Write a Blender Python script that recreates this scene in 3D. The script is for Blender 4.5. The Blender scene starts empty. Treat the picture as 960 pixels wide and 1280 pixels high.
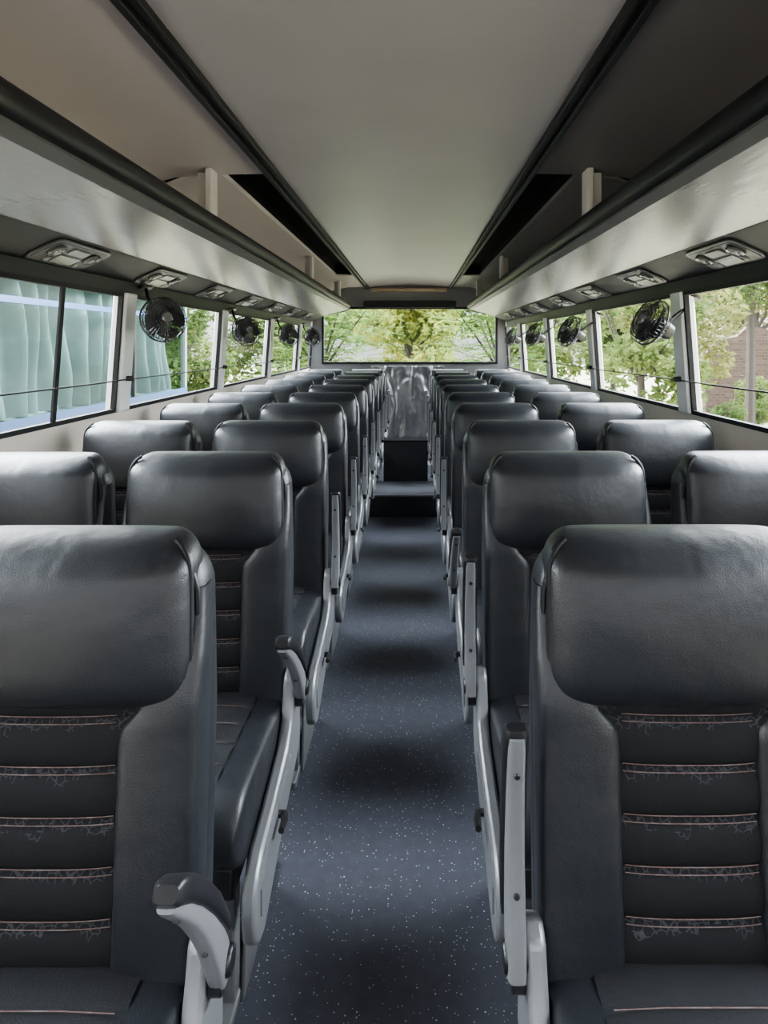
import bpy, bmesh, math, random
from mathutils import Vector, Matrix, noise
random.seed(7)
S = bpy.context.scene
COL = S.collection
PI = math.pi
F = 850.0; VPX = 517.0; VPY = 430.0; ZC = 1.45
XC = -0.06

# ------------------------------------------------------------------ materials
def newmat(name):
    m = bpy.data.materials.new(name); m.use_nodes = True
    nt = m.node_tree
    return m, nt, nt.nodes['Principled BSDF']
def N(nt, t, **k):
    n = nt.nodes.new(t)
    for a, b in k.items(): setattr(n, a, b)
    return n
def mat(name, col, rough=0.5, metal=0.0, bump=0.0, bscale=60.0, var=0.0, vscale=5.0, spec=0.5, stretch=None):
    m, nt, b = newmat(name)
    b.inputs['Base Color'].default_value = (*col, 1)
    b.inputs['Roughness'].default_value = rough
    b.inputs['Metallic'].default_value = metal
    b.inputs['Specular IOR Level'].default_value = spec
    tc = N(nt, 'ShaderNodeTexCoord'); src = tc.outputs['Object']
    if stretch:
        mp = N(nt, 'ShaderNodeMapping'); mp.inputs['Scale'].default_value = stretch
        nt.links.new(src, mp.inputs[0]); src = mp.outputs[0]
    if var > 0:
        n = N(nt, 'ShaderNodeTexNoise'); n.inputs['Scale'].default_value = vscale; n.inputs['Detail'].default_value = 4
        nt.links.new(src, n.inputs['Vector'])
        mx = N(nt, 'ShaderNodeMixRGB')
        mx.inputs[1].default_value = (*[c*(1-var) for c in col], 1)
        mx.inputs[2].default_value = (*[min(1, c*(1+var)) for c in col], 1)
        nt.links.new(n.outputs['Fac'], mx.inputs[0]); nt.links.new(mx.outputs[0], b.inputs['Base Color'])
    if bump > 0:
        n = N(nt, 'ShaderNodeTexNoise'); n.inputs['Scale'].default_value = bscale; n.inputs['Detail'].default_value = 3
        nt.links.new(src, n.inputs['Vector'])
        bp = N(nt, 'ShaderNodeBump'); bp.inputs['Strength'].default_value = bump; bp.inputs['Distance'].default_value = 0.01
        nt.links.new(n.outputs['Fac'], bp.inputs['Height']); nt.links.new(bp.outputs[0], b.inputs['Normal'])
    return m

M = {}
def leather_mat():
    m, nt, b = newmat('black_leather')
    b.inputs['Base Color'].default_value = (0.0075, 0.0087, 0.0112, 1)
    b.inputs['Roughness'].default_value = 0.39
    b.inputs['Specular IOR Level'].default_value = 0.5
    tc = N(nt, 'ShaderNodeTexCoord')
    n1 = N(nt, 'ShaderNodeTexNoise'); n1.inputs['Scale'].default_value = 9; n1.inputs['Detail'].default_value = 3
    n2 = N(nt, 'ShaderNodeTexVoronoi'); n2.inputs['Scale'].default_value = 420
    for n in (n1, n2): nt.links.new(tc.outputs['Object'], n.inputs['Vector'])
    b1 = N(nt, 'ShaderNodeBump'); b1.inputs['Strength'].default_value = 0.29; b1.inputs['Distance'].default_value = 0.02
    b2 = N(nt, 'ShaderNodeBump'); b2.inputs['Strength'].default_value = 0.16; b2.inputs['Distance'].default_value = 0.002
    nt.links.new(n1.outputs['Fac'], b1.inputs['Height']); nt.links.new(n2.outputs['Distance'], b2.inputs['Height'])
    nt.links.new(b1.outputs[0], b2.inputs['Normal']); nt.links.new(b2.outputs[0], b.inputs['Normal'])
    return m
M['leather'] = leather_mat()
M['piping'] = mat('piping', (0.004, 0.004, 0.005), 0.45, spec=0.3)

SEAM = 0.0735
PW = 0.110
def panel_mat():
    m, nt, b = newmat('quilted_fabric')
    L = nt.links.new
    b.inputs['Roughness'].default_value = 0.8
    b.inputs['Specular IOR Level'].default_value = 0.15
    tc = N(nt, 'ShaderNodeTexCoord'); sp = N(nt, 'ShaderNodeSeparateXYZ'); L(tc.outputs['Object'], sp.inputs[0])
    a = N(nt, 'ShaderNodeMath', operation='SUBTRACT'); a.inputs[0].default_value = 0.872; L(sp.outputs['Z'], a.inputs[1])
    d = N(nt, 'ShaderNodeMath', operation='DIVIDE'); L(a.outputs[0], d.inputs[0]); d.inputs[1].default_value = SEAM
    fr = N(nt, 'ShaderNodeMath', operation='FRACT'); L(d.outputs[0], fr.inputs[0])
    nz = N(nt, 'ShaderNodeTexNoise'); nz.inputs['Scale'].default_value = 26; L(tc.outputs['Object'], nz.inputs['Vector'])
    th = N(nt, 'ShaderNodeMath', operation='MULTIPLY_ADD'); L(nz.outputs['Fac'], th.inputs[0]); th.inputs[1].default_value = 0.85; th.inputs[2].default_value = -0.26
    lt = N(nt, 'ShaderNodeMath', operation='LESS_THAN'); L(fr.outputs[0], lt.inputs[0]); L(th.outputs[0], lt.inputs[1])
    ax = N(nt, 'ShaderNodeMath', operation='ABSOLUTE'); L(sp.outputs['X'], ax.inputs[0])
    wx = N(nt, 'ShaderNodeMath', operation='GREATER_THAN'); L(ax.outputs[0], wx.inputs[0]); wx.inputs[1].default_value = PW+0.001
    lm = N(nt, 'ShaderNodeMath', operation='MAXIMUM'); L(lt.outputs[0], lm.inputs[0]); L(wx.outputs[0], lm.inputs[1])
    vo = N(nt, 'ShaderNodeTexVoronoi', feature='DISTANCE_TO_EDGE'); vo.inputs['Scale'].default_value = 85; L(tc.outputs['Object'], vo.inputs['Vector'])
    v2 = N(nt, 'ShaderNodeMath', operation='LESS_THAN'); L(vo.outputs['Distance'], v2.inputs[0]); v2.inputs[1].default_value = 0.06
    mu = N(nt, 'ShaderNodeMath', operation='MULTIPLY'); L(lm.outputs[0], mu.inputs[0]); L(v2.outputs[0], mu.inputs[1])
    mx = N(nt, 'ShaderNodeMixRGB'); mx.inputs[1].default_value = (0.0070, 0.0070, 0.0082, 1); mx.inputs[2].default_value = (0.031, 0.031, 0.034, 1)
    L(mu.outputs[0], mx.inputs[0]); L(mx.outputs[0], b.inputs['Base Color'])
    n = N(nt, 'ShaderNodeTexNoise'); n.inputs['Scale'].default_value = 500; L(tc.outputs['Object'], n.inputs['Vector'])
    bp = N(nt, 'ShaderNodeBump'); bp.inputs['Strength'].default_value = 0.25; bp.inputs['Distance'].default_value = 0.003
    L(n.outputs['Fac'], bp.inputs['Height']); L(bp.outputs[0], b.inputs['Normal'])
    return m
M['panel'] = panel_mat()
M['fabric'] = mat('seat_fabric', (0.0075, 0.0075, 0.009), 0.8, bump=0.25, bscale=400, spec=0.2)

def stitch_mat():
    m, nt, b = newmat('stitching')
    L = nt.links.new
    b.inputs['Roughness'].default_value = 0.8
    tc = N(nt, 'ShaderNodeTexCoord')
    n = N(nt, 'ShaderNodeTexNoise'); n.inputs['Scale'].default_value = 60; L(tc.outputs['Object'], n.inputs['Vector'])
    cr = N(nt, 'ShaderNodeValToRGB'); L(n.outputs['Fac'], cr.inputs[0])
    cr.color_ramp.elements[0].position = 0.42; cr.color_ramp.elements[0].color = (0.10, 0.046, 0.043, 1)
    cr.color_ramp.elements[1].position = 0.64; cr.color_ramp.elements[1].color = (0.135, 0.10, 0.096, 1)
    L(cr.outputs[0], b.inputs['Base Color'])
    return m
M['stitch'] = stitch_mat()
M['silver'] = mat('silver_frame', (0.195, 0.20, 0.21), 0.36, 0.45, bump=0.05, bscale=200)
M['leggrey'] = mat('leg_grey', (0.11, 0.113, 0.118), 0.5, 0.3, bump=0.05, bscale=200)
M['darkmetal'] = mat('dark_frame', (0.012, 0.012, 0.013), 0.5, 0.3)
M['black'] = mat('black_plastic', (0.006, 0.006, 0.007), 0.35, bump=0.02, bscale=300, spec=0.4)
M['bumper'] = mat('bumper_black', (0.004, 0.004, 0.005), 0.5, spec=0.25)
M['blackmatt'] = mat('black_matt', (0.026, 0.026, 0.030), 0.8, spec=0.15)
M['ceiling'] = mat('ceiling_vinyl', (0.225, 0.205, 0.219), 0.35, bump=0.06, bscale=250, var=0.14, vscale=3.0)
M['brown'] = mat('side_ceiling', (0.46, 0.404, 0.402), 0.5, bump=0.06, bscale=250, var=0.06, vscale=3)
M['brown_shade'] = mat('side_ceiling_shaded', (0.115, 0.104, 0.105), 0.5, bump=0.06, bscale=250, var=0.06, vscale=3)  # right panels' shade painted in as a darker copy of the colour
M['skin'] = mat('roof_inner', (0.004, 0.004, 0.004), 0.9, spec=0.1)
M['rackpanel'] = mat('rack_panel', (0.185, 0.178, 0.186), 0.25, 0.42, bump=0.09, bscale=12, spec=0.6, stretch=(3.0, 0.4, 3.0), var=0.08, vscale=14)
M['alu'] = mat('brushed_strip', (0.12, 0.12, 0.123), 0.4, 0.4)
M['console_strip'] = mat('console_strip', (0.006, 0.0062, 0.0072), 0.5, bump=0.06, bscale=200, spec=0.22)
M['cream'] = mat('cream_wall', (0.66, 0.59, 0.50), 0.55, var=0.08, vscale=4)
M['post'] = mat('cream_post', (0.48, 0.445, 0.425), 0.5)
M['pillar'] = mat('pillar', (0.84, 0.84, 0.83), 0.4, var=0.04, vscale=6)
M['rubber'] = mat('rubber', (0.005, 0.005, 0.006), 0.55, spec=0.2)
M['white'] = mat('white_plastic', (0.22, 0.22, 0.225), 0.3)
M['greyplastic'] = mat('grey_plastic', (0.050, 0.050, 0.054), 0.28, 0.6)
M['lens'] = mat('lamp_lens', (0.20, 0.20, 0.205), 0.18, 0.6)
M['greywall'] = mat('rear_wall', (0.13, 0.13, 0.134), 0.5, var=0.1)
M['wood'] = mat('brown_strip', (0.27, 0.18, 0.11), 0.35, var=0.2, vscale=12)
M['wrap'] = mat('wrapped_vinyl', (0.30, 0.30, 0.312), 0.22, 0.6, spec=0.7)
M['guard'] = mat('fan_guard', (0.045, 0.045, 0.048), 0.28, 0.6)
M['blade'] = mat('fan_blade', (0.022, 0.022, 0.024), 0.35)
M['steptop'] = mat('step_vinyl', (0.050, 0.052, 0.062), 0.8, var=0.3, vscale=60, spec=0.2)

def floor_mat():
    m, nt, b = newmat('speckled_vinyl')
    L = nt.links.new
    tc = N(nt, 'ShaderNodeTexCoord')
    vo = N(nt, 'ShaderNodeTexVoronoi'); vo.inputs['Scale'].default_value = 122; L(tc.outputs['Object'], vo.inputs['Vector'])
    sc = N(nt, 'ShaderNodeSeparateColor'); L(vo.outputs['Color'], sc.inputs[0])
    th = N(nt, 'ShaderNodeMath', operation='MULTIPLY'); L(sc.outputs[0], th.inputs[0]); L(sc.outputs[0], th.inputs[1])
    t2 = N(nt, 'ShaderNodeMath', operation='MULTIPLY'); L(th.outputs[0], t2.inputs[0]); t2.inputs[1].default_value = 0.24
    lt = N(nt, 'ShaderNodeMath', operation='LESS_THAN'); L(vo.outputs['Distance'], lt.inputs[0]); L(t2.outputs[0], lt.inputs[1])
    no = N(nt, 'ShaderNodeTexNoise'); no.inputs['Scale'].default_value = 30; L(tc.outputs['Object'], no.inputs['Vector'])
    base = N(nt, 'ShaderNodeMixRGB'); base.inputs[1].default_value = (0.032, 0.033, 0.044, 1); base.inputs[2].default_value = (0.051, 0.053, 0.067, 1)
    L(no.outputs['Fac'], base.inputs[0])
    mx = N(nt, 'ShaderNodeMixRGB'); L(base.outputs[0], mx.inputs[1]); mx.inputs[2].default_value = (0.40, 0.40, 0.42, 1)
    L(lt.outputs[0], mx.inputs[0]); L(mx.outputs[0], b.inputs['Base Color'])
    b.inputs['Roughness'].default_value = 0.6
    b.inputs['Specular IOR Level'].default_value = 0.20
    return m
M['floor'] = floor_mat()

def glass_mat(name, tint, refl=0.05):
    m = bpy.data.materials.new(name); m.use_nodes = True
    nt = m.node_tree; nt.nodes.clear()
    o = N(nt, 'ShaderNodeOutputMaterial'); t = N(nt, 'ShaderNodeBsdfTransparent'); g = N(nt, 'ShaderNodeBsdfGlossy'); x = N(nt, 'ShaderNodeMixShader')
    t.inputs[0].default_value = (*tint, 1); g.inputs['Roughness'].default_value = 0.05
    x.inputs[0].default_value = refl
    nt.links.new(t.outputs[0], x.inputs[1]); nt.links.new(g.outputs[0], x.inputs[2]); nt.links.new(x.outputs[0], o.inputs[0])
    return m
M['glass'] = glass_mat('tinted_glass', (0.95, 0.97, 0.965), 0.02)
M['glass_coach'] = glass_mat('coach_glass', (0.76, 0.86, 0.85), 0.010)
M['glass_rear'] = glass_mat('rear_glass', (0.92, 0.95, 0.93), 0.006)
M['decal'] = glass_mat('decal_film', (0.36, 0.41, 0.39), 0.004)

def leaf_mat(name, c0, c1, c2, k=0.46):
    c0, c1, c2 = [tuple(v*k for v in c) for c in (c0, c1, c2)]
    m = bpy.data.materials.new(name); m.use_nodes = True
    nt = m.node_tree; nt.nodes.clear(); L = nt.links.new
    o = N(nt, 'ShaderNodeOutputMaterial'); d = N(nt, 'ShaderNodeBsdfDiffuse'); t = N(nt, 'ShaderNodeBsdfTranslucent'); x = N(nt, 'ShaderNodeMixShader')
    tc = N(nt, 'ShaderNodeTexCoord')
    n = N(nt, 'ShaderNodeTexNoise'); n.inputs['Scale'].default_value = 1.6; n.inputs['Detail'].default_value = 6; n.inputs['Roughness'].default_value = 0.8
    L(tc.outputs['Object'], n.inputs['Vector'])
    cr = N(nt, 'ShaderNodeValToRGB'); L(n.outputs['Fac'], cr.inputs[0])
    e = cr.color_ramp.elements
    e[0].position = 0.33; e[0].color = (*c0, 1); e[1].position = 0.68; e[1].color = (*c2, 1)
    q = e.new(0.5); q.color = (*c1, 1)
    L(cr.outputs[0], d.inputs[0]); L(cr.outputs[0], t.inputs[0])
    x.inputs[0].default_value = 0.4
    L(d.outputs[0], x.inputs[1]); L(t.outputs[0], x.inputs[2]); L(x.outputs[0], o.inputs[0])
    return m
M['leafA'] = leaf_mat('leaf_green', (0.045, 0.085, 0.022), (0.13, 0.20, 0.06), (0.31, 0.35, 0.11))
M['leafB'] = leaf_mat('leaf_bright', (0.07, 0.13, 0.033), (0.20, 0.29, 0.08), (0.44, 0.46, 0.13))
M['leafC'] = leaf_mat('leaf_yellow', (0.12, 0.15, 0.042), (0.29, 0.30, 0.095), (0.50, 0.45, 0.14))
M['leafR'] = leaf_mat('leaf_rear', (0.06, 0.13, 0.035), (0.22, 0.36, 0.10), (0.48, 0.55, 0.16), 0.66)
M['leafY'] = leaf_mat('leaf_rear_bloom', (0.12, 0.22, 0.05), (0.38, 0.44, 0.10), (0.72, 0.62, 0.10), 0.64)
M['bark'] = mat('bark', (0.04, 0.031, 0.025), 0.9, bump=0.5, bscale=20)
M['ground'] = mat('ground', (0.19, 0.170, 0.105), 0.95, var=0.35, vscale=1.2)

# ------------------------------------------------------------------ mesh helpers
class MB:
    def __init__(s): s.v = []; s.f = []
    def add(s, v, f):
        o = len(s.v); s.v += [tuple(p) for p in v]; s.f += [tuple(i+o for i in q) for q in f]; return s
    def box(s, x0, x1, y0, y1, z0, z1):
        v = [(x0,y0,z0),(x1,y0,z0),(x1,y1,z0),(x0,y1,z0),(x0,y0,z1),(x1,y0,z1),(x1,y1,z1),(x0,y1,z1)]
        return s.hexa(v)
    def hexa(s, v):
        return s.add(v, [(0,3,2,1),(4,5,6,7),(0,1,5,4),(1,2,6,5),(2,3,7,6),(3,0,4,7)])
    def loft(s, secs, cap=True, closed=True):
        n = len(secs[0]); v = [p for q in secs for p in q]; f = []
        for i in range(len(secs)-1):
            for j in range(n if closed else n-1):
                k = (j+1) % n
                f.append((i*n+j, i*n+k, (i+1)*n+k, (i+1)*n+j))
        if cap:
            f.append(tuple(range(n-1, -1, -1))); b = (len(secs)-1)*n; f.append(tuple(range(b, b+n)))
        return s.add(v, f)
    def tube(s, path, r, n=8, closed=False):
        P = [Vector(p) for p in path]; secs = []; m = len(P)
        prev = None
        for i in range(m):
            if closed: d = P[(i+1) % m]-P[i-1]
            else: d = P[min(i+1, m-1)]-P[max(i-1, 0)]
            d.normalize()
            if prev is None:
                a = Vector((0,0,1)) if abs(d.z) < 0.9 else Vector((1,0,0))
                u = d.cross(a).normalized()
            else:
                u = (prev - d*prev.dot(d)).normalized()
            prev = u; w = d.cross(u)
            rr = r[i] if isinstance(r, (list, tuple)) else r
            secs.append([P[i]+u*rr*math.cos(2*PI*j/n)+w*rr*math.sin(2*PI*j/n) for j in range(n)])
        if closed: secs.append(secs[0]); return s.loft(secs, cap=False)
        return s.loft(secs)
    def lathe(s, prof, n=24, mtx=None):   # prof (r, h) about local Z
        secs = []
        for r, h in prof:
            q = [Vector((r*math.cos(2*PI*j/n), r*math.sin(2*PI*j/n), h)) for j in range(n)]
            if mtx: q = [mtx @ p for p in q]
            secs.append(q)
        return s.loft(secs)
    def prism(s, poly, a, b, fn):
        return s.loft([[fn(p, a) for p in poly], [fn(p, b) for p in poly]])
    def grid(s, nx, ny, fn):
        v = [fn(i/nx, j/ny) for j in range(ny+1) for i in range(nx+1)]
        f = [(j*(nx+1)+i, j*(nx+1)+i+1, (j+1)*(nx+1)+i+1, (j+1)*(nx+1)+i) for j in range(ny) for i in range(nx)]
        return s.add(v, f)
    def build(s, name, m, parent=None, bevel=0, angle=38, recalc=True):
        me = bpy.data.meshes.new(name); me.from_pydata(s.v, [], s.f)
        if recalc:
            bm = bmesh.new(); bm.from_mesh(me); bmesh.ops.recalc_face_normals(bm, faces=bm.faces); bm.to_mesh(me); bm.free()
            me.polygons.foreach_set('use_smooth', [True]*len(me.polygons))
            me.set_sharp_from_angle(angle=math.radians(angle))
        me.materials.append(m); me.update()
        o = bpy.data.objects.new(name, me); COL.objects.link(o)
        if parent: o.parent = parent
        if bevel:
            md = o.modifiers.new('bevel', 'BEVEL'); md.width = bevel; md.segments = 2; md.limit_method = 'ANGLE'
        return o
def tag(o, label, cat, group=None):
    o['label'] = label; o['category'] = cat
    if group: o['group'] = group
    return o
def empty(name, loc, rotz=0, label=None, cat=None, group=None):
    o = bpy.data.objects.new(name, None); COL.objects.link(o); o.location = loc; o.rotation_euler = (0,0,rotz)
    o.empty_display_size = 0.05
    if label: tag(o, label, cat, group)
    return o
def struct(o): o['kind'] = 'structure'; return o
def dup(root, loc, rot=None, label=None):
    r = root.copy(); COL.objects.link(r); r.location = loc
    if rot is not None: r.rotation_euler = rot
    if label: r['label'] = label
    for ch in list(root.children):
        c = ch.copy(); COL.objects.link(c); c.parent = r
        for g in list(ch.children):
            d = g.copy(); COL.objects.link(d); d.parent = c
    return r
def sgnpow(a, e): return math.copysign(abs(a)**e, a)
def sell(cx, hw, cy, hd, e, n):
    return [(cx+hw*sgnpow(math.cos(2*PI*j/n), 2/e), cy+hd*sgnpow(math.sin(2*PI*j/n), 2/e)) for j in range(n)]
def rrect(x0, x1, y0, y1, r, k=5):
    pts = []
    for cx, cy, a in ((x1-r,y1-r,0),(x0+r,y1-r,90),(x0+r,y0+r,180),(x1-r,y0+r,270)):
        for i in range(k+1):
            t = math.radians(a+90*i/k); pts.append((cx+r*math.cos(t), cy+r*math.sin(t)))
    return pts
def U(s, u): return XC+s*u
def sstep(t):
    t = max(0.0, min(1.0, t)); return t*t*(3-2*t)

# ------------------------------------------------------------------ setting
Y0, Y1 = -1.8, 9.0
struct(MB().box(XC-1.34, XC+1.34, Y0, Y1, -0.06, 0).build('floor', M['floor']))
def fu(z):
    if z <= 1.13: return 1.31
    return 1.31-0.04*min(1, (z-1.13)/0.54)
def yprof(mb, poly, s, y0, y1): return mb.prism(poly, y0, y1, lambda p, y: Vector((U(s, p[0]), y, p[1])))
def vbar(mb, s, y0, y1, z0, z1, din, dout):
    a, b = fu(z0), fu(z1)
    return mb.hexa([(U(s,a-din),y0,z0),(U(s,a+dout),y0,z0),(U(s,a+dout),y1,z0),(U(s,a-din),y1,z0),
                    (U(s,b-din),y0,z1),(U(s,b+dout),y0,z1),(U(s,b+dout),y1,z1),(U(s,b-din),y1,z1)])
pill = {-1: [-1.60, -0.02, 1.57, 3.17, 4.77, 6.37, 7.97], 1: [-1.55, 0.0, 1.55, 3.10, 4.65, 6.20, 7.75]}
tn = [0]
def trim(mb, m, **k):
    tn[0] += 1
    return struct(mb.build('trim_%d' % tn[0], m, **k))
wn = [0]
WB, WT = 1.135, 1.685
for s, side in ((-1, 'left'), (1, 'right')):
    w = MB()
    yprof(w, [(1.31,0),(1.36,0),(1.36,WB),(1.31,WB)], s, Y0, Y1)
    yprof(w, [(1.275,WT),(1.33,WT),(1.33,2.32),(1.275,2.32)], s, Y0, Y1)
    struct(w.build('wall_'+side, M['cream']))
    ps = pill[s]
    for p in ps:
        mb = MB(); vbar(mb, s, p-0.06, p+0.06, WB, WT, 0.022, 0.045)
        trim(mb, M['pillar'], bevel=0.008)
    ends = ps+[8.98]
    for i in range(len(ps)):
        a = ends[i]+0.061; b = ends[i+1]-(0.061 if i+1 < len(ps) else 0)
        wn[0] += 1
        fr = MB(); t = 0.018
        vbar(fr, s, a, a+t, WB+0.001, WT-0.001, 0.008, 0.012); vbar(fr, s, b-t, b, WB+0.001, WT-0.001, 0.008, 0.012)
        vbar(fr, s, a+t, b-t, WB+0.001, WB+0.020, 0.008, 0.012); vbar(fr, s, a+t, b-t, WT-0.020, WT-0.001, 0.008, 0.012)
        wo = struct(fr.build('window_%d' % wn[0], M['rubber']))
        g = MB(); vbar(g, s, a+t, b-t, WB+0.020, WT-0.020, -0.004, 0.008); g.build('pane', M['glass'], wo)
        if s < 0 and i == 2:
            sa = MB(); mid = a+(b-a)*0.64
            vbar(sa, s, mid-0.014, mid+0.014, WB+0.020, WT-0.020, 0.006, 0.003); sa.build('sash', M['rubber'], wo)
    # dark strip above the windows
    mb = MB(); yprof(mb, [(1.268,1.672),(1.262,1.738),(1.10,1.812),(1.10,1.835),(1.274,1.80),(1.274,1.672)], s, Y0, 8.80)
    trim(mb, M['console_strip'])
    # ceiling rails
    mb = MB()
    for u0, u1, z0, z1 in ((0.522,0.534,2.174,2.20),(0.534,0.556,2.184,2.20),(0.556,0.578,2.168,2.20)):
        yprof(mb, [(u0,z0),(u1,z0),(u1,z1),(u0,z1)], s, Y0, 8.95)
    trim(mb, M['rubber'], bevel=0.004)
# ceiling
cm = MB()
cm.grid(16, 20, lambda a, b: (XC-0.53+1.06*a, Y0+(8.98-Y0)*b, 2.195+0.03*(1-(2*a-1)**2)))
ceil = struct(cm.build('ceiling', M['ceiling']))
MB().box(XC-1.34, XC+1.34, Y0, Y1+0.05, 2.32, 2.36).build('roof_skin', M['skin'], ceil)
DUCT = 7.4
for s in (-1, 1):
    mb = MB()
    near = [(0.578,2.196),(0.80,2.192),(0.98,2.18),(1.10,2.15),(1.20,2.09),(1.274,1.98)]
    yprof(mb, near+[(1.274,2.0),(1.20,2.105),(1.10,2.165),(0.98,2.195),(0.80,2.207),(0.578,2.211)], s, Y0, 2.98)
    mb.build('side_panel', M['brown'] if s < 0 else M['brown_shade'], ceil)
    mb = MB()
    far = [(0.79,2.200),(0.82,2.192),(0.95,2.17),(1.08,2.12),(1.19,2.06),(1.274,1.96)]
    yprof(mb, far+[(1.274,1.98),(1.19,2.075),(1.08,2.135),(0.95,2.185),(0.82,2.207),(0.79,2.225)], s, 2.98, 8.96)
    yprof(mb, [(0.578,2.196),(0.79,2.196),(0.79,2.21),(0.578,2.21)], s, DUCT, 8.96)
    mb.build('side_panel', M['brown'] if s < 0 else M['brown_shade'], ceil)
    mb = MB(); yprof(mb, [(0.578,2.20),(0.578,2.30),(0.79,2.30),(0.79,2.226),(0.80,2.226),(0.80,2.31),(0.573,2.31),(0.573,2.20)], s, 2.99, DUCT-0.01)
    mb.build('open_duct', M['skin'], ceil)
# rear wall
RX0, RX1, RZ0, RZ1 = -1.215, 1.11, 1.185, 1.94
mb = MB()
mb.box(XC-1.34, XC+1.34, Y1, Y1+0.05, -0.06, RZ0)
mb.box(XC-1.34, XC+1.34, Y1, Y1+0.05, RZ1, 2.32)
mb.box(XC-1.34, RX0, Y1, Y1+0.05, RZ0, RZ1); mb.box(RX1, XC+1.34, Y1, Y1+0.05, RZ0, RZ1)
wr = struct(mb.build('wall_rear', M['greywall']))
wn[0] += 1
fr = MB(); t = 0.03
fr.box(RX0, RX1, Y1-0.02, Y1+0.03, RZ0, RZ0+t); fr.box(RX0, RX1, Y1-0.02, Y1+0.03, RZ1-t, RZ1)
fr.box(RX0, RX0+t, Y1-0.02, Y1+0.03, RZ0+t, RZ1-t); fr.box(RX1-t, RX1, Y1-0.02, Y1+0.03, RZ0+t, RZ1-t)
rw = struct(fr.build('window_%d' % wn[0], M['rubber']))
MB().box(RX0+t, RX1-t, Y1+0.005, Y1+0.011, RZ0+t, RZ1-t).build('pane', M['glass_rear'], rw)
# emblem on the rear glass : a V between two arms
em = MB()
def ribbon(pts, y):
    for (x0, z0, w0), (x1, z1, w1) in zip(pts[:-1], pts[1:]):
        em.add([(x0-w0/2,y,z0),(x0+w0/2,y,z0),(x1+w1/2,y,z1),(x1-w1/2,y,z1)], [(0,1,2,3)])
ex = (516-VPX)/F*9; ez0 = 1.47; ez1 = 1.74
ribbon([(ex-0.13,ez1,0.05),(ex-0.07,ez0+0.10,0.06),(ex,ez0,0.04)], Y1)
ribbon([(ex+0.13,ez1,0.05),(ex+0.07,ez0+0.10,0.06),(ex,ez0,0.04)], Y1)
ribbon([(ex-0.20,ez1-0.02,0.02),(ex-0.25,ez1-0.10,0.04),(ex-0.22,ez0+0.06,0.05),(ex-0.12,ez0,0.02)], Y1)
ribbon([(ex+0.20,ez1-0.02,0.02),(ex+0.25,ez1-0.10,0.04),(ex+0.22,ez0+0.06,0.05),(ex+0.12,ez0,0.02)], Y1)
em.build('emblem_decal', M['decal'], rw)
# rear header
mb = MB(); mb.prism(rrect(-0.66, 0.56, 1.925, 2.02, 0.03), 8.90, 8.985, lambda p, y: Vector((p[0], y, p[1])))
trim(mb, M['rubber'])
mb = MB(); mb.box(XC-0.50, XC+0.50, 8.90, 8.98, 2.135, 2.185); trim(mb, M['wood'], bevel=0.01)
# front wall with windscreen opening (behind the viewer)
mb = MB()
mb.box(XC-1.34, XC+1.34, Y0-0.05, Y0, -0.06, 0.95); mb.box(XC-1.34, XC+1.34, Y0-0.05, Y0, 2.0, 2.36)
struct(mb.build('wall_front', M['greywall']))
# aisle step and the box behind it
st = empty('aisle_step', (-0.0715, 5.7, 0), label='dark vinyl step with thin light edge at the far end of the aisle', cat='step')
MB().box(-0.292, 0.292, 0.0, 0.595, 0, 0.175).build('step_body', M['blackmatt'], st)
MB().box(-0.292, 0.292, 0.02, 0.595, 0.175, 0.181).build('tread', M['steptop'], st)
MB().box(-0.293, 0.293, -0.004, 0.024, 0.170, 0.184).build('nosing', M['leggrey'], st, bevel=0.003)
st = empty('aisle_end_box', (-0.0735, 6.30, 0), label='black box behind the step closing the end of the aisle', cat='box')
MB().box(-0.205, 0.205, 0.0, 0.20, 0, 0.545).build('box_body', M['blackmatt'], st, bevel=0.006)
MB().box(-0.207, 0.207, -0.003, 0.203, 0.545, 0.557).build('lid', M['skin'], st, bevel=0.003)
# wrapped panel
mb = MB()
def wrapf(a, b):
    x = -0.55+0.95*a; z = 0.0+1.16*b
    w1 = noise.noise(Vector((a*4, b*2.5, 2.0)))
    h = 0.024*(1-abs(noise.noise(Vector((a*10+w1*0.8, b*2.4, 0.3))))*2)+0.008*noise.noise(Vector((a*14-w1, b*6.0, 5.1)))+0.009*(1-abs(noise.noise(Vector((a*13+w1, b*9, 7.7))))*2)
    return (x, 8.955-h, z)
mb.grid(120, 100, wrapf)
rp = mb.build('pleated_cover', M['wrap'], angle=80)
md = rp.modifiers.new('thick', 'SOLIDIFY'); md.thickness = 0.006; md.offset = 0
tag(rp, 'shiny wrinkled grey vinyl cover at the end of the aisle below the rear window', 'cover')

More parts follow.
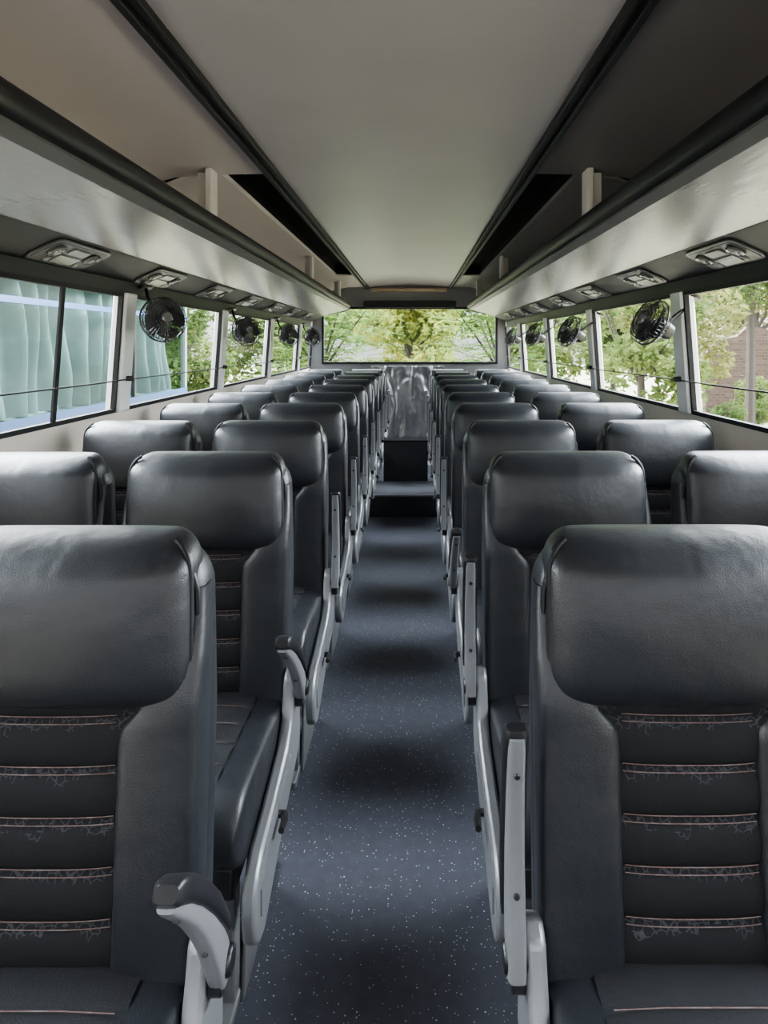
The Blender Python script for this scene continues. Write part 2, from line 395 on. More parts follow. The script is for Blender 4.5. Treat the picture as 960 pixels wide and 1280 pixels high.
# ------------------------------------------------------------------ luggage racks
for s, side in ((-1, 'left'), (1, 'right')):
    r = empty('luggage_rack', (U(s, 1.0), Y0, 1.9), label='overhead luggage rack with black rounded edge along the %s side' % side, cat='luggage rack', group='overhead luggage racks')
    ox, oy, oz = U(s, 1.0), Y0, 1.9
    def yp(mb, poly, y0, y1): return mb.prism(poly, y0, y1, lambda p, y: Vector((U(s, p[0])-ox, y-oy, p[1]-oz)))
    RE = 8.80
    mb = MB(); yp(mb, [(0.80,1.895),(1.27,1.905),(1.27,1.92),(0.80,1.91)], Y0, RE); mb.build('shelf', M['brown'], r)
    mb = MB(); yp(mb, [(0.806,1.887),(1.10,1.814),(1.10,1.835),(0.806,1.898)], Y0, RE); mb.build('underside_panel', M['rackpanel'], r)
    mb = MB()
    lip = [(0.776+0.026*math.cos(a)*1.0, 1.952+0.037*math.sin(a)) for a in [2*PI*k/24 for k in range(24)]]
    yp(mb, lip, Y0, RE); mb.build('edge_bumper', M['bumper'], r)
    mb = MB(); yp(mb, [(0.775,1.905),(0.806,1.886),(0.812,1.900),(0.780,1.925)], Y0, RE)
    mb.build('edge_strip', M['alu'], r)
    mb = MB(); yp(mb, [(0.76,1.99),(0.76,1.90),(0.82,1.87),(1.10,1.815),(1.26,1.90),(1.26,1.93),(0.83,1.925),(0.80,1.99)], RE, RE+0.04)
    mb.build('end_plate', M['black'], r)
    for yy in (2.90, 5.75, 7.9):
        mb = MB(); yp(mb, [(0.79,1.90),(0.815,1.90),(0.815,2.19),(0.79,2.19)], yy-0.05, yy+0.05)
        yp(mb, [(0.815,1.93),(0.86,1.93),(0.86,2.18),(0.815,2.18)], yy-0.006, yy+0.006)
        mb.build('support_post', M['post'], r, bevel=0.003)

# ------------------------------------------------------------------ seats
def rc(z): return (z-0.46)*0.085
HW = 0.23
CZ = 0.058
def make_seat(kind):        # kind: +1 aisle on +x side, -1 aisle on -x side, 0 window seat
    root = empty('bus_seat', (0,0,0)); tag(root, 'x', 'seat', 'rows of black leather bus seats')
    # backrest shell
    mb = MB(); secs = []
    zt, r = 1.134, 0.085
    lv = [0.40, 0.42]+[0.45+0.04*k for k in range(15)]
    lv += [zt-r+r*math.sin(PI/2*k/10) for k in range(11)]
    for z in lv:
        hw = HW-0.008*max(0, (z-0.85)/0.3)
        if z > zt-r:
            q = math.sqrt(max(0, 1-((z-zt+r)/r)**2)); hw = hw-r+r*max(q, 0.02); th = 0.012+0.046*q
        else: th = 0.0575
        if z < 0.45: th *= 0.8; hw -= 0.008
        cy = 0.0575+rc(z)-0.015*max(0, (z-0.9)/0.25)
        secs.append([(x, y, z) for x, y in sell(0, hw, cy, th, 4.5, 44)])
    mb.loft(secs); bk = mb.build('backrest', M['leather'], root)
    # piping ridge around the shell front
    for sd in (-1, 1):
        mb = MB(); pts = []
        for z in [0.47+0.03*k for k in range(20)]+[1.058, 1.08, 1.10, 1.115, 1.125]:
            hw = HW-0.008*max(0, (z-0.85)/0.3)-0.004
            if z > zt-r: hw = hw-r+r*math.sqrt(max(0, 1-((z-zt+r)/r)**2))
            pts.append((sd*(hw-0.005), 0.012+rc(z)-0.015*max(0, (z-0.9)/0.25), z))
        mb.tube(pts, 0.0055, 8); mb.build('piping', M['piping'], bk)
    # headrest pillow
    mb = MB(); secs = []
    za, zb, r = 0.892, 1.142, 0.052
    zz = [za+r-r*math.cos(PI/2*k/8) for k in range(9)]+[za+r+(zb-za-2*r)*k/9 for k in range(1, 9)]+[zb-r+r*math.sin(PI/2*k/8) for k in range(9)]
    def hq(z):
        q = 1.0
        if z < za+r: q = math.sqrt(max(0, 1-((za+r-z)/r)**2))
        if z > zb-r: q = math.sqrt(max(0, 1-((z-zb+r)/r)**2))
        return max(q, 0.03)
    def hwid(z, q, t):
        return 0.217-0.006*t-r*(0.85 if z > za+r else 0.50)*(1-q)
    for z in zz:
        t = min(1.0, max(0.0, (z-za)/(zb-za))); q = hq(z)
        hw = hwid(z, q, t)
        front = -0.040-0.024*max(0.0, math.sin(PI*t))**0.7
        back = 0.085
        c = (front+back)/2; h = (back-front)/2*(0.25+0.75*q)
        c = c+(0.0 if z < zb-r else 0.03*(1-q))
        if z < za+r: c -= 0.03*(1-q)
        ring = []
        for x, y in sell(0, hw, c, h, 3.8, 52):
            dent = 0.004*math.cos(x*14)*math.sin(PI*t)
            ring.append((x, y+rc(z)-dent, z))
        secs.append(ring)
    mb.loft(secs); hr = mb.build('headrest', M['leather'], root, angle=60)
    for sd in (-1, 1):
        mb = MB(); pts = []
        for z in zz[2:-2]:
            t = (z-za)/(zb-za); q = hq(z)
            hw = hwid(z, q, t)
            pts.append((sd*(hw*0.985), -0.014+rc(z)+(0.02*(1-q) if z > za+r else -0.02*(1-q)), z))
        mb.tube(pts, 0.0046, 8); mb.build('piping', M['piping'], hr)
    # side bolsters, running up beside the headrest into the shell
    for sd in (-1, 1):
        mb = MB(); secs = []
        za2, zb2 = 0.455, 1.06
        for k in range(53):
            t = k/52; z = za2+(zb2-za2)*t
            xi = PW-0.006+0.034*sstep((z-0.845)/0.055)+0.040*sstep((z-0.93)/0.10)
            xo = HW+0.002-0.006*sstep((z-0.95)/0.12)
            e = min(1, (z-za2)/0.045); q = math.sqrt(max(0.01, 1-(1-e)**2))
            q2 = 1-sstep((z-0.88)/0.20)
            front = 0.008-0.040*q*q2
            cx = (xi+xo)/2; h = (xo-xi)/2*(0.9+0.1*q)
            c = (front+0.055)/2; hd = (0.055-front)/2
            secs.append([(sd*x, y+rc(z), z) for x, y in sell(cx, h, c, hd, 4.6, 30)])
        mb.loft(secs); mb.build('side_bolster', M['leather'], root, angle=60)
    # quilted centre
    mb = MB()
    def cp(a, b):
        z = 0.44+0.485*b; w = PW if z < 0.83 else PW+0.050*min(1, (z-0.83)/0.065)
        fr = ((0.872-z)/SEAM) % 1.0
        y = -0.012-0.013*abs(math.sin(PI*fr))**0.5+0.006*(abs(2*a-1))**3
        return (w*(2*a-1), y+rc(z), z)
    mb.grid(20, 108, cp); cpn = mb.build('quilted_panel', M['panel'], root, angle=80)
    for k in range(5):
        for dz in (0.006, -0.005):
            mb = MB(); z = 0.872-SEAM*k
            mb.tube([(-0.102+0.204*i/14, -0.0212+rc(z-dz)+0.006*(abs(2*i/14-1))**3, z-dz) for i in range(15)], 0.0008, 5)
            mb.build('stitching', M['stitch'], cpn)
    # cushion
    mb = MB(); secs = []
    ya, yb = -0.475, 0.03
    ys = [ya+0.07*(1-math.cos(PI/2*k/8)) for k in range(9)]+[ya+0.07+(yb-ya-0.07)*k/14 for k in range(1, 15)]
    for y in ys:
        q = 1.0
        if y < ya+0.07: q = math.sqrt(max(0.0009, 1-((ya+0.07-y)/0.07)**2))
        top = 0.452+0.018*min(1, (-y)/0.35); bot = 0.305
        c = (top+bot)/2-0.012*(1-q); h = (top-bot)/2*q
        ring = []
        for x, z in sell(0, 0.226-0.02*(1-q), c, h, 9.0, 60):
            ring.append((x, y, z+CZ))
        secs.append(ring)
    mb.loft(secs); cu = mb.build('cushion', M['leather'], root, angle=60)
    mb = MB()
    def ci(a, b):
        y = -0.425+0.43*b; fr = (b*5) % 1.0
        top = 0.452+CZ+0.018*min(1, (-y)/0.35)
        return (0.158*(2*a-1), y, top+0.002+0.010*abs(math.sin(PI*fr))**0.45-0.008*abs(2*a-1)**4-0.012*max(0, (-0.36-y)/0.065)**2)
    mb.grid(14, 60, ci); cin = mb.build('cushion_insert', M['fabric'], root, angle=80)
    for k in range(1, 5):
        y = -0.425+0.43*k/5; mb = MB(); top = 0.452+CZ+0.018*min(1, (-y)/0.35)
        mb.tube([(-0.145, y-0.006, top+0.007), (-0.07, y-0.006, top+0.0105), (0.07, y-0.006, top+0.0105), (0.145, y-0.006, top+0.007)], 0.0008, 5)
        mb.build('stitching', M['stitch'], cin)
    # frame + legs
    mb = MB(); mb.box(-0.20, 0.20, -0.43, 0.08, 0.30, 0.368); mb.build('seat_frame', M['darkmetal'], root, bevel=0.006)
    for sd in (-1, 1):
        mb = MB(); x = sd*0.165
        mb.box(x-0.02, x+0.02, -0.36, -0.31, 0.02, 0.31); mb.box(x-0.02, x+0.02, -0.04, 0.01, 0.02, 0.31)
        mb.box(x-0.025, x+0.025, -0.42, 0.08, 0.0, 0.025)
        mb.build('leg', M['leggrey'], root, bevel=0.005)
    if kind:
        k = kind; fx = k*0.2440; ft = 0.0150
        poly = [(0.020,0.575),(-0.01,0.588),(-0.04,0.57),(-0.052,0.53),(-0.075,0.475),(-0.13,0.440),(-0.30,0.410),(-0.41,0.396),(-0.452,0.378),(-0.478,0.345),(-0.486,0.300),(-0.476,0.255),(-0.447,0.226),(-0.405,0.215),(-0.365,0.225),(-0.30,0.250),(-0.20,0.285),(-0.06,0.320),(0.02,0.345),(0.05,0.38),(0.05,0.48),(0.035,0.55)]
        mb = MB(); mb.prism(poly, fx-ft, fx+ft, lambda p, x: Vector((x, p[0], p[1])))
        sf = mb.build('side_frame', M['silver'], root, bevel=0.008)
        mb = MB(); mb.prism([(-0.10,0.410),(-0.40,0.366),(-0.440,0.335),(-0.440,0.28),(-0.40,0.258),(-0.10,0.345)], fx+k*ft, fx+k*(ft+0.0035), lambda p, x: Vector((x, p[0], p[1])))
        mb.build('inset_panel', M['silver'], sf)
        mb = MB(); mb.tube([(fx+k*(ft+0.002),-0.27,0.372),(fx+k*(ft+0.017),-0.27,0.372),(fx+k*(ft+0.022),-0.30,0.375),(fx+k*(ft+0.022),-0.335,0.38)], [0.009,0.009,0.008,0.007], 10)
        mb.build('recline_lever', M['black'], root)
        mb = MB(); mb.prism([(-0.27,0.31),(-0.08,0.34),(-0.06,0.0),(-0.33,0.0)], k*0.190, k*0.198, lambda p, x: Vector((x, p[0], p[1])))
        mb.build('leg_plate', M['leggrey'], root, bevel=0.003)
        # armrest : origin at pivot, bending slightly forward and tapering towards its tip
        Lh = 0.368; BEND = math.radians(26); path = []; py_ = 0.0; pz_ = -0.02
        ns = 40
        for i in range(ns+1):
            th = BEND*(i/ns)
            path.append((py_, pz_, th)); py_ -= math.sin(th)*Lh/ns; pz_ += math.cos(th)*Lh/ns
        def armsec(f, hx, hn, off, e=4):
            i = min(ns, max(0, int(round(f*ns)))); y, z, th = path[i]
            return [(x, y+o*math.cos(th), z+o*math.sin(th)) for x, o in sell(0, hx, off, hn, e, 20)]
        mb = MB()
        mb.loft([armsec(f, hx, hn, -0.004) for f, hx, hn in [(0,0.0140,0.024),(0.12,0.0148,0.025),(0.22,0.0148,0.023),(0.35,0.0145,0.020),(0.5,0.0140,0.018),(0.65,0.0135,0.016),(0.8,0.0130,0.014),(0.92,0.0125,0.012),(0.975,0.0110,0.009)]])
        ar = mb.build('armrest', M['silver'], root); ar.location = (k*0.2730, -0.025, 0.540)
        mb = MB()
        mb.loft([armsec(f, hx, hn, of, 3.6) for f, hx, hn, of in [(0.18,0.0175,0.003,0.022),(0.23,0.0190,0.010,0.024),(0.45,0.0195,0.015,0.020),(0.65,0.0195,0.016,0.017),(0.8,0.0195,0.016,0.014),(0.92,0.0195,0.016,0.010),(0.98,0.0185,0.015,0.007),(1.0,0.014,0.009,0.005)]])
        mb.build('arm_pad', M['black'], ar)
        mb = MB(); mb.lathe([(0.001,-0.018),(0.018,-0.018),(0.021,-0.014),(0.021,0.016),(0.018,0.020),(0.001,0.020)], 20, Matrix.Rotation(PI/2, 4, 'Y'))
        mb.build('pivot_cap', M['black'], ar)
        for f, hn in ((0.34, 0.0205), (0.84, 0.0134)):
            i = int(f*ns); y, z, th = path[i]; o = -0.004-hn+0.002
            mb = MB()
            mb.lathe([(0.0005,0),(0.0050,0),(0.0050,0.003),(0.004,0.005),(0.0005,0.0055)], 12, Matrix.Translation((0, y+o*math.cos(th), z+o*math.sin(th))) @ Matrix.Rotation(PI/2+th, 4, 'X'))
            mb.build('rivet', M['darkmetal'], ar)
        mb = MB(); mb.prism(rrect(-0.045, 0.01, 0.490, 0.540, 0.02), k*0.2595, k*0.2800, lambda p, x: Vector((x, p[0], p[1])))
        mb.build('pivot_block', M['black'], root, bevel=0.003)
    return root
ORD = ['first','second','third','fourth','fifth','sixth','seventh','eighth','ninth','tenth']
protos = {}
def place(kind, x, y, label, arm=None):
    if kind not in protos:
        o = make_seat(kind); protos[kind] = o; o.location = (x, y, 0); o['label'] = label
    else: o = dup(protos[kind], (x, y, 0), label=label)
    if arm is not None:
        for c in o.children:
            if c.name.startswith('armrest'): c.rotation_euler = (math.radians(arm), 0, 0)
for n in range(10):
    D = 1.08+0.80*n
    half = n in (0, 1)
    place(1, -0.572+(0.012 if n == 0 else 0), D-0.05, 'black leather seat beside the aisle, left side, %s row back, armrest %s' % (ORD[n], 'half lowered' if half else 'raised'), (26 if n == 0 else 36) if half else -11)
    halfR = n == 2
    place(-1, 0.424, D-0.045, 'black leather seat beside the aisle, right side, %s row back, armrest %s' % (ORD[n], 'half lowered' if halfR else 'raised'), 30 if halfR else -11)
    if n > 0:
        place(0, -1.075, D-0.045-0.02, 'black leather seat beside the left windows, %s row back' % ORD[n])
        place(0, 0.965, D-0.045, 'black leather seat beside the right windows, %s row back' % ORD[n])

# ------------------------------------------------------------------ fans
def make_fan():
    root = empty('wall_fan', (0,0,0)); tag(root, 'x', 'fan', 'small caged fans on the window pillars')
    R = 0.104
    g = MB()
    def pt(r, a, y): return (r*math.cos(a), y, r*math.sin(a))
    def prof(r): return -0.035-0.022*(1-(r/R)**2)
    for r in (R, R*0.85, R*0.7, R*0.55, R*0.38):
        g.tube([pt(r, 2*PI*k/28, prof(r) if r < R else -0.03) for k in range(28)], 0.0021, 5, closed=True)
    g.tube([pt(R, 2*PI*k/28, 0.0) for k in range(28)], 0.0044, 6, closed=True)
    g.tube([pt(R*0.75, 2*PI*k/28, 0.035) for k in range(28)], 0.0020, 5, closed=True)
    for k in range(40):
        a = 2*PI*k/40
        g.tube([pt(0.026, a, prof(0.026)), pt(0.06, a+0.12, prof(0.06)), pt(R, a+0.2, -0.03), pt(R, a+0.2, 0.0), pt(R*0.75, a+0.2, 0.035), pt(0.03, a+0.2, 0.045)], 0.0017, 4)
    g.build('guard', M['guard'], root)
    RX = Matrix.Rotation(PI/2, 4, 'X')
    MB().lathe([(0.001,0.062),(0.020,0.062),(0.027,0.056),(0.027,0.050),(0.001,0.050)], 20, RX).build('guard_badge', M['lens'], root)
    MB().lathe([(0.001,0.034),(0.014,0.032),(0.018,0.015),(0.018,0.0),(0.001,0.0)], 18, RX).build('hub', M['blade'], root)
    for b in range(4):
        mb = MB()
        def bl(u, v):
            r = 0.016+0.076*u; w = (0.50+0.62*u**0.7)*(1 if u < 0.85 else 1-2.0*(u-0.85)); a = b*PI/2+0.3*u+(v-0.5)*w*1.6
            return (r*math.cos(a), -0.012+(v-0.5)*0.026, r*math.sin(a))
        mb.grid(8, 6, bl); mb.build('blade', M['blade'], root)
    MB().lathe([(0.001,-0.11),(0.022,-0.108),(0.038,-0.095),(0.045,-0.06),(0.045,-0.03),(0.034,-0.02),(0.001,-0.02)], 22, RX).build('motor_housing', M['black'], root)
    mb = MB(); mb.tube([(0,0.07,0.03),(0,0.085,0.06),(0,0.11,0.10),(0,0.135,0.14),(0,0.15,0.20)], 0.009, 10); mb.build('bracket', M['black'], root)
    mb = MB(); mb.lathe([(0.001,0),(0.03,0),(0.034,0.006),(0.034,0.014),(0.001,0.014)], 20, Matrix.Translation((0,0.15,0.19))); mb.build('mount_plate', M['black'], root)
    return root
fp = None
def fan(s, px, py, D, rz, rx, idx):
    global fp
    loc = ((px-VPX)/F*D, D, ZC-(py-VPY)/F*D)
    lab = 'small black caged fan on the %s pillar back along the %s windows' % (ORD[idx], 'left' if s < 0 else 'right')
    rot = (math.radians(rx), 0, math.radians(rz))
    if fp is None: fp = make_fan(); fp.location = loc; fp.rotation_euler = rot; fp['label'] = lab
    else: dup(fp, loc, rot, lab)
for i, (px, py, D) in enumerate([(203,400,3.15),(307,414,4.75),(360,419,6.35),(390,422,7.95)]): fan(-1, px, py, D, 44, -12, i)
for i, (px, py, D) in enumerate([(815,404,3.0),(713,415,4.55),(668,419,6.1),(640,422,7.65)]): fan(1, px, py, D, -74, -24, i)

# ------------------------------------------------------------------ consoles
def make_console():
    root = empty('overhead_console', (0,0,0)); tag(root, 'x', 'console', 'air and lamp consoles above the windows')
    mb = MB(); mb.prism(rrect(-0.20, 0.20, -0.074, 0.074, 0.035), 0.0, 0.008, lambda p, z: Vector((p[0], p[1], z)))
    mb.build('frame', M['greyplastic'], root, bevel=0.004)
    mb = MB(); mb.prism(rrect(-0.185, 0.185, -0.062, 0.062, 0.028), 0.008, 0.010, lambda p, z: Vector((p[0], p[1], z)))
    mb.build('inner_tray', M['black'], root)
    for x in (-0.125, 0.125):
        mb = MB(); mb.lathe([(0.033,0.009),(0.035,0.016),(0.030,0.020),(0.024,0.017),(0.022,0.012),(0.010,0.012),(0.008,0.019),(0.001,0.020)], 24, Matrix.Translation((x, 0.012, 0)))
        nz = mb.build('air_nozzle', M['lens'], root)
        mb = MB()
        for a in (0, PI/3, 2*PI/3):
            c, sn = math.cos(a), math.sin(a)
            mb.box(-0.024, 0.024, -0.002, 0.002, 0.0, 0.004)
            for i in range(len(mb.v)-8, len(mb.v)):
                X, Y, Z = mb.v[i]; mb.v[i] = (x+X*c-Y*sn, 0.012+X*sn+Y*c, Z+0.014)
        mb.build('louvre', M['lens'], nz)
    mb = MB(); mb.prism(rrect(-0.060, 0.060, 0.010, 0.046, 0.012), 0.010, 0.015, lambda p, z: Vector((p[0], p[1], z)))
    mb.build('reading_lamp', M['white'], root, bevel=0.003)
    mb = MB()
    for k in range(9): mb.box(-0.068+0.016*k, -0.060+0.016*k, -0.054, -0.004, 0.010, 0.014)
    mb.build('speaker_grille', M['lens'], root)
    for x in (-0.10, 0.10):
        mb = MB(); mb.lathe([(0.001,0.010),(0.010,0.010),(0.010,0.015),(0.007,0.017),(0.001,0.017)], 14, Matrix.Translation((x, -0.044, 0))); mb.build('push_button', M['white'], root)
    return root
cp0 = None
for s, side in ((-1, 'left'), (1, 'right')):
    for k in range(7):
        D = 2.46+0.89*k
        d = Vector((1.10-1.262, 0, 1.812-1.738)).normalized(); nrm = Vector((-d.z, 0, d.x)).normalized()
        if nrm.z > 0: nrm = -nrm
        u, z = 1.262+(1.10-1.262)*0.5, 1.738+0.074*0.5
        ly = Vector((s*d.x, 0, d.z)); lz = Vector((s*nrm.x, 0, nrm.z)); lx = ly.cross(lz)
        m = Matrix((lx, ly, lz)).transposed()
        loc = (U(s, u), D, z); rot = m.to_euler()
        lab = 'grey air vent console above the %s windows, %s one back' % (side, ORD[k])
        if cp0 is None:
            cp0 = make_console(); cp0.location = loc; cp0.rotation_euler = rot; cp0['label'] = lab
        else: dup(cp0, loc, rot, lab)

# guard cords along the windows
for s, side in ((-1, 'left'), (1, 'right')):
    c = empty('window_cord', (U(s, 1.25), 1.0, 1.29), label='thin dark cord stretched lengthwise across the %s windows' % side, cat='cord', group='cords across the windows')
    mb = MB(); mb.tube([(0, -2.3+0.5*k, -0.004*abs(math.sin(k*1.0))) for k in range(21)], 0.0035, 6); mb.build('cord', M['rubber'], c)
    for p in pill[s][1:]:
        mb = MB(); mb.box(min(0, s*0.03), max(0, s*0.03), p-1.0-0.01, p-1.0+0.01, -0.012, 0.012); mb.build('clip', M['rubber'], c)

# ------------------------------------------------------------------ outside
struct(MB().box(-60, 60, -40, 80, -1.1, -1.0).build('ground', M['ground']))
def tree(x, y, zc, rad, hz, n, ls, m, label, group='trees around the bus', name='leafy_tree', wf=0.42):
    t = empty(name, (x, y, -1.0), label=label, cat='tree' if name == 'leafy_tree' else 'shrub', group=group)
    cl = []
    for k in range(18):
        a = random.uniform(0, 2*PI); rr = rad*math.sqrt(random.random())*0.75; h = random.uniform(-1, 1)
        cl.append((rr*math.cos(a), rr*math.sin(a), zc+1+h*hz*0.8, random.uniform(0.3, 0.5)*rad))
    v = []; f = []
    for i in range(n):
        c = random.choice(cl)
        d = Vector((random.gauss(0,1), random.gauss(0,1), random.gauss(0,1))).normalized()
        p = Vector(c[:3])+d*c[3]*random.uniform(0.55, 1.0)
        if p.z < 0.05: continue
        a = Vector((random.gauss(0,1), random.gauss(0,1), random.gauss(0,0.6))).normalized()
        b = a.cross(Vector((random.gauss(0,1), random.gauss(0,1), random.gauss(0,1)))).normalized()
        l = ls*random.uniform(0.6, 1.3); w = l*wf
        o = len(v)
        v += [tuple(p-a*l/2), tuple(p+b*w/2), tuple(p+a*l/2), tuple(p-b*w/2)]; f.append((o,o+1,o+2,o+3))
    mb = MB(); mb.v = v; mb.f = f; mb.build('foliage', m, t, recalc=False)
    mb = MB(); mb.tube([(0,0,0),(0.04,0.02,(zc+1)*0.5),(0,0.05,zc+1),(0.1,0,zc+1+hz*0.6)], [0.06*rad+0.03,0.05*rad+0.02,0.035*rad+0.01,0.015], 8)
    for c in cl[:7]: mb.tube([(0,0.03,(zc+1)*0.75),(c[0]*0.5,c[1]*0.5,(zc+1)*0.9+0.1*(c[2]-zc-1)),(c[0],c[1],c[2])], [0.03*rad,0.02*rad,0.01], 6)
    mb.build('trunk', M['bark'], t)
    return t
def fern_tree(x, y, zc, rad, hz, n, m, label):
    """a tree of feathery fronds: each frond is a rib of paired leaflets"""
    t = empty('leafy_tree', (x, y, -1.0), label=label, cat='tree', group='trees around the bus')
    v = []; f = []
    for i in range(n):
        a0 = random.uniform(0, 2*PI); rr = rad*math.sqrt(random.random())*0.9
        p = Vector((rr*math.cos(a0), rr*math.sin(a0), zc+1+random.uniform(-1, 1)*hz))
        if p.z < 0.5: continue
        h = random.uniform(0, 2*PI); L = random.uniform(0.35, 0.65)
        ax = Vector((math.cos(h), math.sin(h), random.uniform(-0.1, 0.5))).normalized()
        side = ax.cross(Vector((random.uniform(-0.3,0.3), random.uniform(-0.3,0.3), 1))).normalized(); up = side.cross(ax)
        for j in range(9):
            q = (j+0.5)/9; c = p+ax*L*q-Vector((0,0,1))*0.25*L*q*q
            ll = 0.15*(1-abs(q-0.4)*1.1)*L/0.5
            for sg in (-1, 1):
                d = (side*sg+ax*0.45-up*0.12).normalized(); w = ax*0.022
                o = len(v)
                v += [tuple(c), tuple(c+d*ll*0.5+w), tuple(c+d*ll), tuple(c+d*ll*0.5-w)]; f.append((o,o+1,o+2,o+3))
    mb = MB(); mb.v = v; mb.f = f; mb.build('foliage', m, t, recalc=False)
    mb = MB(); mb.tube([(0,0,0),(0.04,0.02,(zc+1)*0.5),(0,0.05,zc+1),(0.1,0,zc+1+hz*0.6)], [0.09,0.075,0.05,0.015], 8)
    for k in range(6):
        a = k*1.05; mb.tube([(0,0.03,(zc+1)*0.7),(0.4*rad*math.cos(a),0.4*rad*math.sin(a),(zc+1)*0.95),(0.8*rad*math.cos(a),0.8*rad*math.sin(a),zc+1+hz*0.4)], [0.03,0.02,0.008], 6)
    mb.build('trunk', M['bark'], t)
    return t
fern_tree(-1.70, 12.4, 1.7, 1.15, 1.2, 750, M['leafR'], 'bright green feathery tree seen through the left part of the rear window')
fern_tree(1.65, 12.8, 1.7, 1.15, 1.2, 750, M['leafR'], 'green feathery tree seen through the right part of the rear window')
tree(-0.1, 16.4, 1.8, 1.3, 1.4, 7000, 0.2, M['leafY'], 'tree with yellow blooms behind the emblem at the middle of the rear window')
tree(-3.6, 18.2, 2.2, 1.7, 1.8, 6000, 0.22, M['leafA'], 'tree with dense crown far behind the left end of the rear window')
tree(3.6, 17.6, 2.2, 1.7, 1.8, 6000, 0.22, M['leafB'], 'light tree far behind the right end of the rear window')
tree(-0.1, 24.0, 3.0, 3.2, 3.0, 8000, 0.34, M['leafA'], 'largest dense green tree farthest behind the rear window')
tree(-3.8, 10.8, 1.6, 0.9, 1.5, 5000, 0.14, M['leafA'], 'dark green tree just past the parked coach on the left')
tree(-5.0, 13.8, 1.8, 1.25, 1.7, 5000, 0.16, M['leafB'], 'light green tree behind the second left window')
tree(-8.0, 18.0, 2.2, 1.9, 2.2, 5500, 0.22, M['leafC'], 'tall yellow green tree far behind the left windows')
tree(3.0, 9.0, 1.6, 0.85, 1.4, 5000, 0.13, M['leafB'], 'slim light green tree close behind the right windows')
tree(5.0, 12.6, 2.3, 1.1, 1.5, 5500, 0.16, M['leafC'], 'yellow green tree behind the first right pillar')
tree(8.9, 18.0, 4.0, 1.9, 1.5, 6500, 0.2, M['leafA'], 'tall shady tree whose crown hangs above the brick wall')
tree(6.6, 22.6, 1.6, 1.5, 1.8, 6000, 0.25, M['leafA'], 'wide green tree left of the brick wall')
tree(7.6, 16.6, -0.45, 0.5, 0.4, 1800, 0.11, M['leafA'], 'low leafy shrub in front of the brick wall', 'shrubs outside', 'garden_shrub')
tree(9.9, 19.6, -0.2, 0.7, 0.6, 2200, 0.13, M['leafB'], 'wider pale shrub close to the brick wall', 'shrubs outside', 'garden_shrub')
tree(-12.5, 24.0, 2.4, 3.2, 2.8, 6000, 0.3, M['leafA'], 'broad dark tree far away on the left')
tree(14.5, 29.0, 2.8, 3.6, 3.4, 7000, 0.3, M['leafC'], 'broad pale tree far behind the brick wall')

def brick_mat():
    m, nt, b = newmat('old_brick'); L = nt.links.new
    tc = N(nt, 'ShaderNodeTexCoord'); br = N(nt, 'ShaderNodeTexBrick'); mp = N(nt, 'ShaderNodeMapping')
    mp.inputs['Rotation'].default_value = (PI/2, 0, 0)
    L(tc.outputs['Object'], mp.inputs[0]); L(mp.outputs[0], br.inputs['Vector'])
    br.inputs['Color1'].default_value = (0.060, 0.030, 0.022, 1); br.inputs['Color2'].default_value = (0.095, 0.057, 0.042, 1); br.inputs['Mortar'].default_value = (0.095, 0.082, 0.068, 1)
    br.inputs['Scale'].default_value = 2.6
    L(br.outputs[0], b.inputs['Base Color']); b.inputs['Roughness'].default_value = 0.9
    return m
M['brick'] = brick_mat()
bw = empty('brick_wall', (11.4, 22.0, -1.0), label='old ruined reddish brick wall beyond the grass outside the right window', cat='wall')
mb = MB(); mb.prism([(p*1.25, z*1.12) for p, z in [(-1.6,0),(1.6,0),(1.6,2.3),(1.2,2.5),(0.9,2.75),(0.3,2.85),(0.1,2.6),(-0.5,2.7),(-0.8,2.4),(-1.3,2.3),(-1.6,1.9)]], -0.12, 0.12, lambda p, y: Vector((p[0], y, p[1])))
mb.build('brickwork', M['brick'], bw)
mb = MB(); mb.box(-2.1, 2.1, -0.2, 0.2, 0, 0.25); mb.build('footing', M['bark'], bw)
# parked coach on the left
M['coach'] = mat('coach_paint', (0.16, 0.19, 0.195), 0.35, var=0.06, vscale=2)
M['curtain'] = mat('curtain', (0.140, 0.150, 0.146), 0.5, var=0.5, vscale=3)
M['blue'] = mat('blue_stripe', (0.015, 0.055, 0.15), 0.4)
M['yellow'] = mat('yellow_stripe', (0.18, 0.13, 0.05), 0.4)
CL = 7.6
pc = empty('parked_coach', (-3.0, 1.4, -1.0), label='pale coach with blue framed curtained windows parked outside the nearest left window', cat='coach')
mb = MB()
mb.box(-2.3, 0, 0, CL, 0.35, 1.85); mb.box(-2.3, 0, 0, CL, 3.0, 3.25); mb.box(-2.3,-2.25,0,CL,1.85,3.0)
mb.build('body', M['coach'], pc, bevel=0.02)
for y in (0, 3.3, CL-0.07):
    mb = MB(); mb.box(-0.06, 0, y, y+0.07, 1.85, 3.0); mb.build('window_post', M['coach'] if y > 5 else M['blue'], pc)
mb = MB(); mb.box(-0.03, 0.006, 0, CL, 2.76, 2.81); mb.build('window_rail', M['blue'], pc)
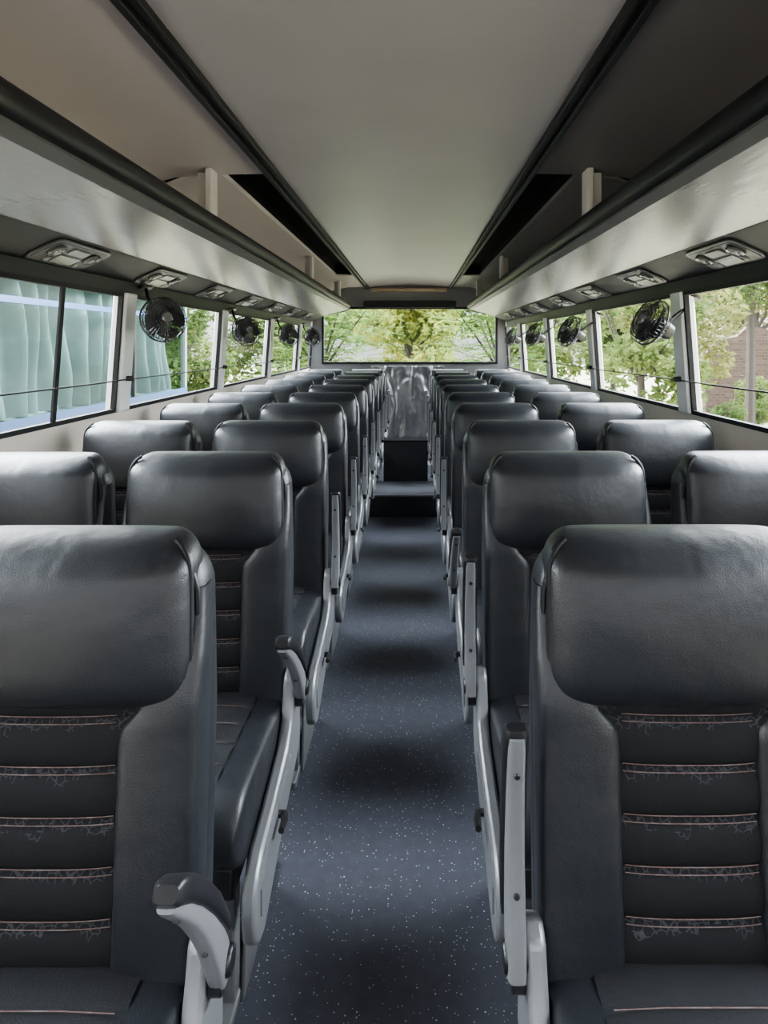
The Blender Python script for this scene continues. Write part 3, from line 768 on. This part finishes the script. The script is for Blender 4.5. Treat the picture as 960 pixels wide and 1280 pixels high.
for y, w in ((0.07, 3.23), (3.37, CL-0.07-3.37)):
    def cf(a, b):
        ph = a*100+5.0*noise.noise(Vector((a*6, b*0.7, y)))
        amp = 0.08+0.06*noise.noise(Vector((a*5, b*1.5, y+3)))
        f = amp*math.sin(ph)+0.08*noise.noise(Vector((a*16, b*1.6, y)))
        return (-0.27-f*(1.15-0.35*b), y+w*a, 1.86+1.13*b)
    mb = MB(); mb.grid(260, 16, cf); mb.build('curtain', M['curtain'], pc)
    mb = MB(); mb.box(-0.035, -0.03, y, y+w, 1.85, 3.0); mb.build('pane', M['glass_coach'], pc)
    mb = MB(); mb.box(-0.045, -0.005, y+w*0.62-0.02, y+w*0.62+0.02, 1.85, 3.0); mb.build('window_divider', M['greyplastic'], pc)
mb = MB(); mb.box(0.0, 0.006, 0, CL, 1.72, 1.88); mb.build('stripe', M['blue'], pc)
mb = MB(); mb.box(0.0, 0.006, 0, CL, 1.66, 1.71); mb.build('stripe', M['yellow'], pc)
for y in (1.0, 6.2):
    mb = MB(); mb.lathe([(0.001,-0.14),(0.30,-0.14),(0.42,-0.10),(0.42,0.10),(0.30,0.14),(0.001,0.14)], 24, Matrix.Translation((-0.10, y, 0.42)) @ Matrix.Rotation(PI/2, 4, 'Y')); mb.build('wheel', M['rubber'], pc)

# ------------------------------------------------------------------ light
w = bpy.data.worlds.new('world'); S.world = w; w.use_nodes = True
nt = w.node_tree; bg = nt.nodes['Background']; LK = nt.links.new
tc = N(nt, 'ShaderNodeTexCoord'); sp = N(nt, 'ShaderNodeSeparateXYZ'); cr = N(nt, 'ShaderNodeValToRGB')
LK(tc.outputs['Generated'], sp.inputs[0]); LK(sp.outputs['Z'], cr.inputs[0])
e = cr.color_ramp.elements
e[0].position = 0.0; e[0].color = (0.30, 0.30, 0.31, 1); e[1].position = 1.0; e[1].color = (0.79, 0.88, 1.0, 1)
q = e.new(0.3); q.color = (0.91, 0.95, 1.0, 1)
LK(cr.outputs[0], bg.inputs[0])
# sky made brighter high to the sides and rear to light the aisle
def MN(op, a, b=None, c=None):
    n = N(nt, 'ShaderNodeMath', operation=op)
    for i, v in enumerate((a, b, c)):
        if v is None: continue
        if isinstance(v, (int, float)): n.inputs[i].default_value = v
        else: LK(v, n.inputs[i])
    return n.outputs[0]
sq = MN('MULTIPLY', sp.outputs['X'], sp.outputs['X'])
zz_ = MN('MAXIMUM', sp.outputs['Z'], 0.04)
fy = MN('MAXIMUM', MN('MULTIPLY_ADD', sp.outputs['Y'], 1.4, 0.50), 0.10)
pr = MN('MULTIPLY', MN('MULTIPLY', sq, zz_), fy)
LK(MN('MULTIPLY_ADD', pr, 430.0, 6.0), bg.inputs[1])
sd = bpy.data.lights.new('sun', 'SUN'); sd.energy = 18.0; sd.angle = math.radians(3); sd.color = (1.0, 0.93, 0.8)
so = bpy.data.objects.new('sun', sd); COL.objects.link(so)
so.rotation_euler = Vector((0.25, -0.55, -1.2)).to_track_quat('-Z', 'Y').to_euler()
so.location = (0, 0, 12)

# ------------------------------------------------------------------ camera
cd = bpy.data.cameras.new('camera'); co = bpy.data.objects.new('camera', cd); COL.objects.link(co)
co.location = (0, 0, ZC); co.rotation_euler = (PI/2, 0, 0)
cd.sensor_fit = 'AUTO'; cd.sensor_width = 36; cd.lens = F/1280*36
cd.shift_x = -(VPX-480)/1280; cd.shift_y = -(640-VPY)/1280
cd.clip_start = 0.02
S.camera = co
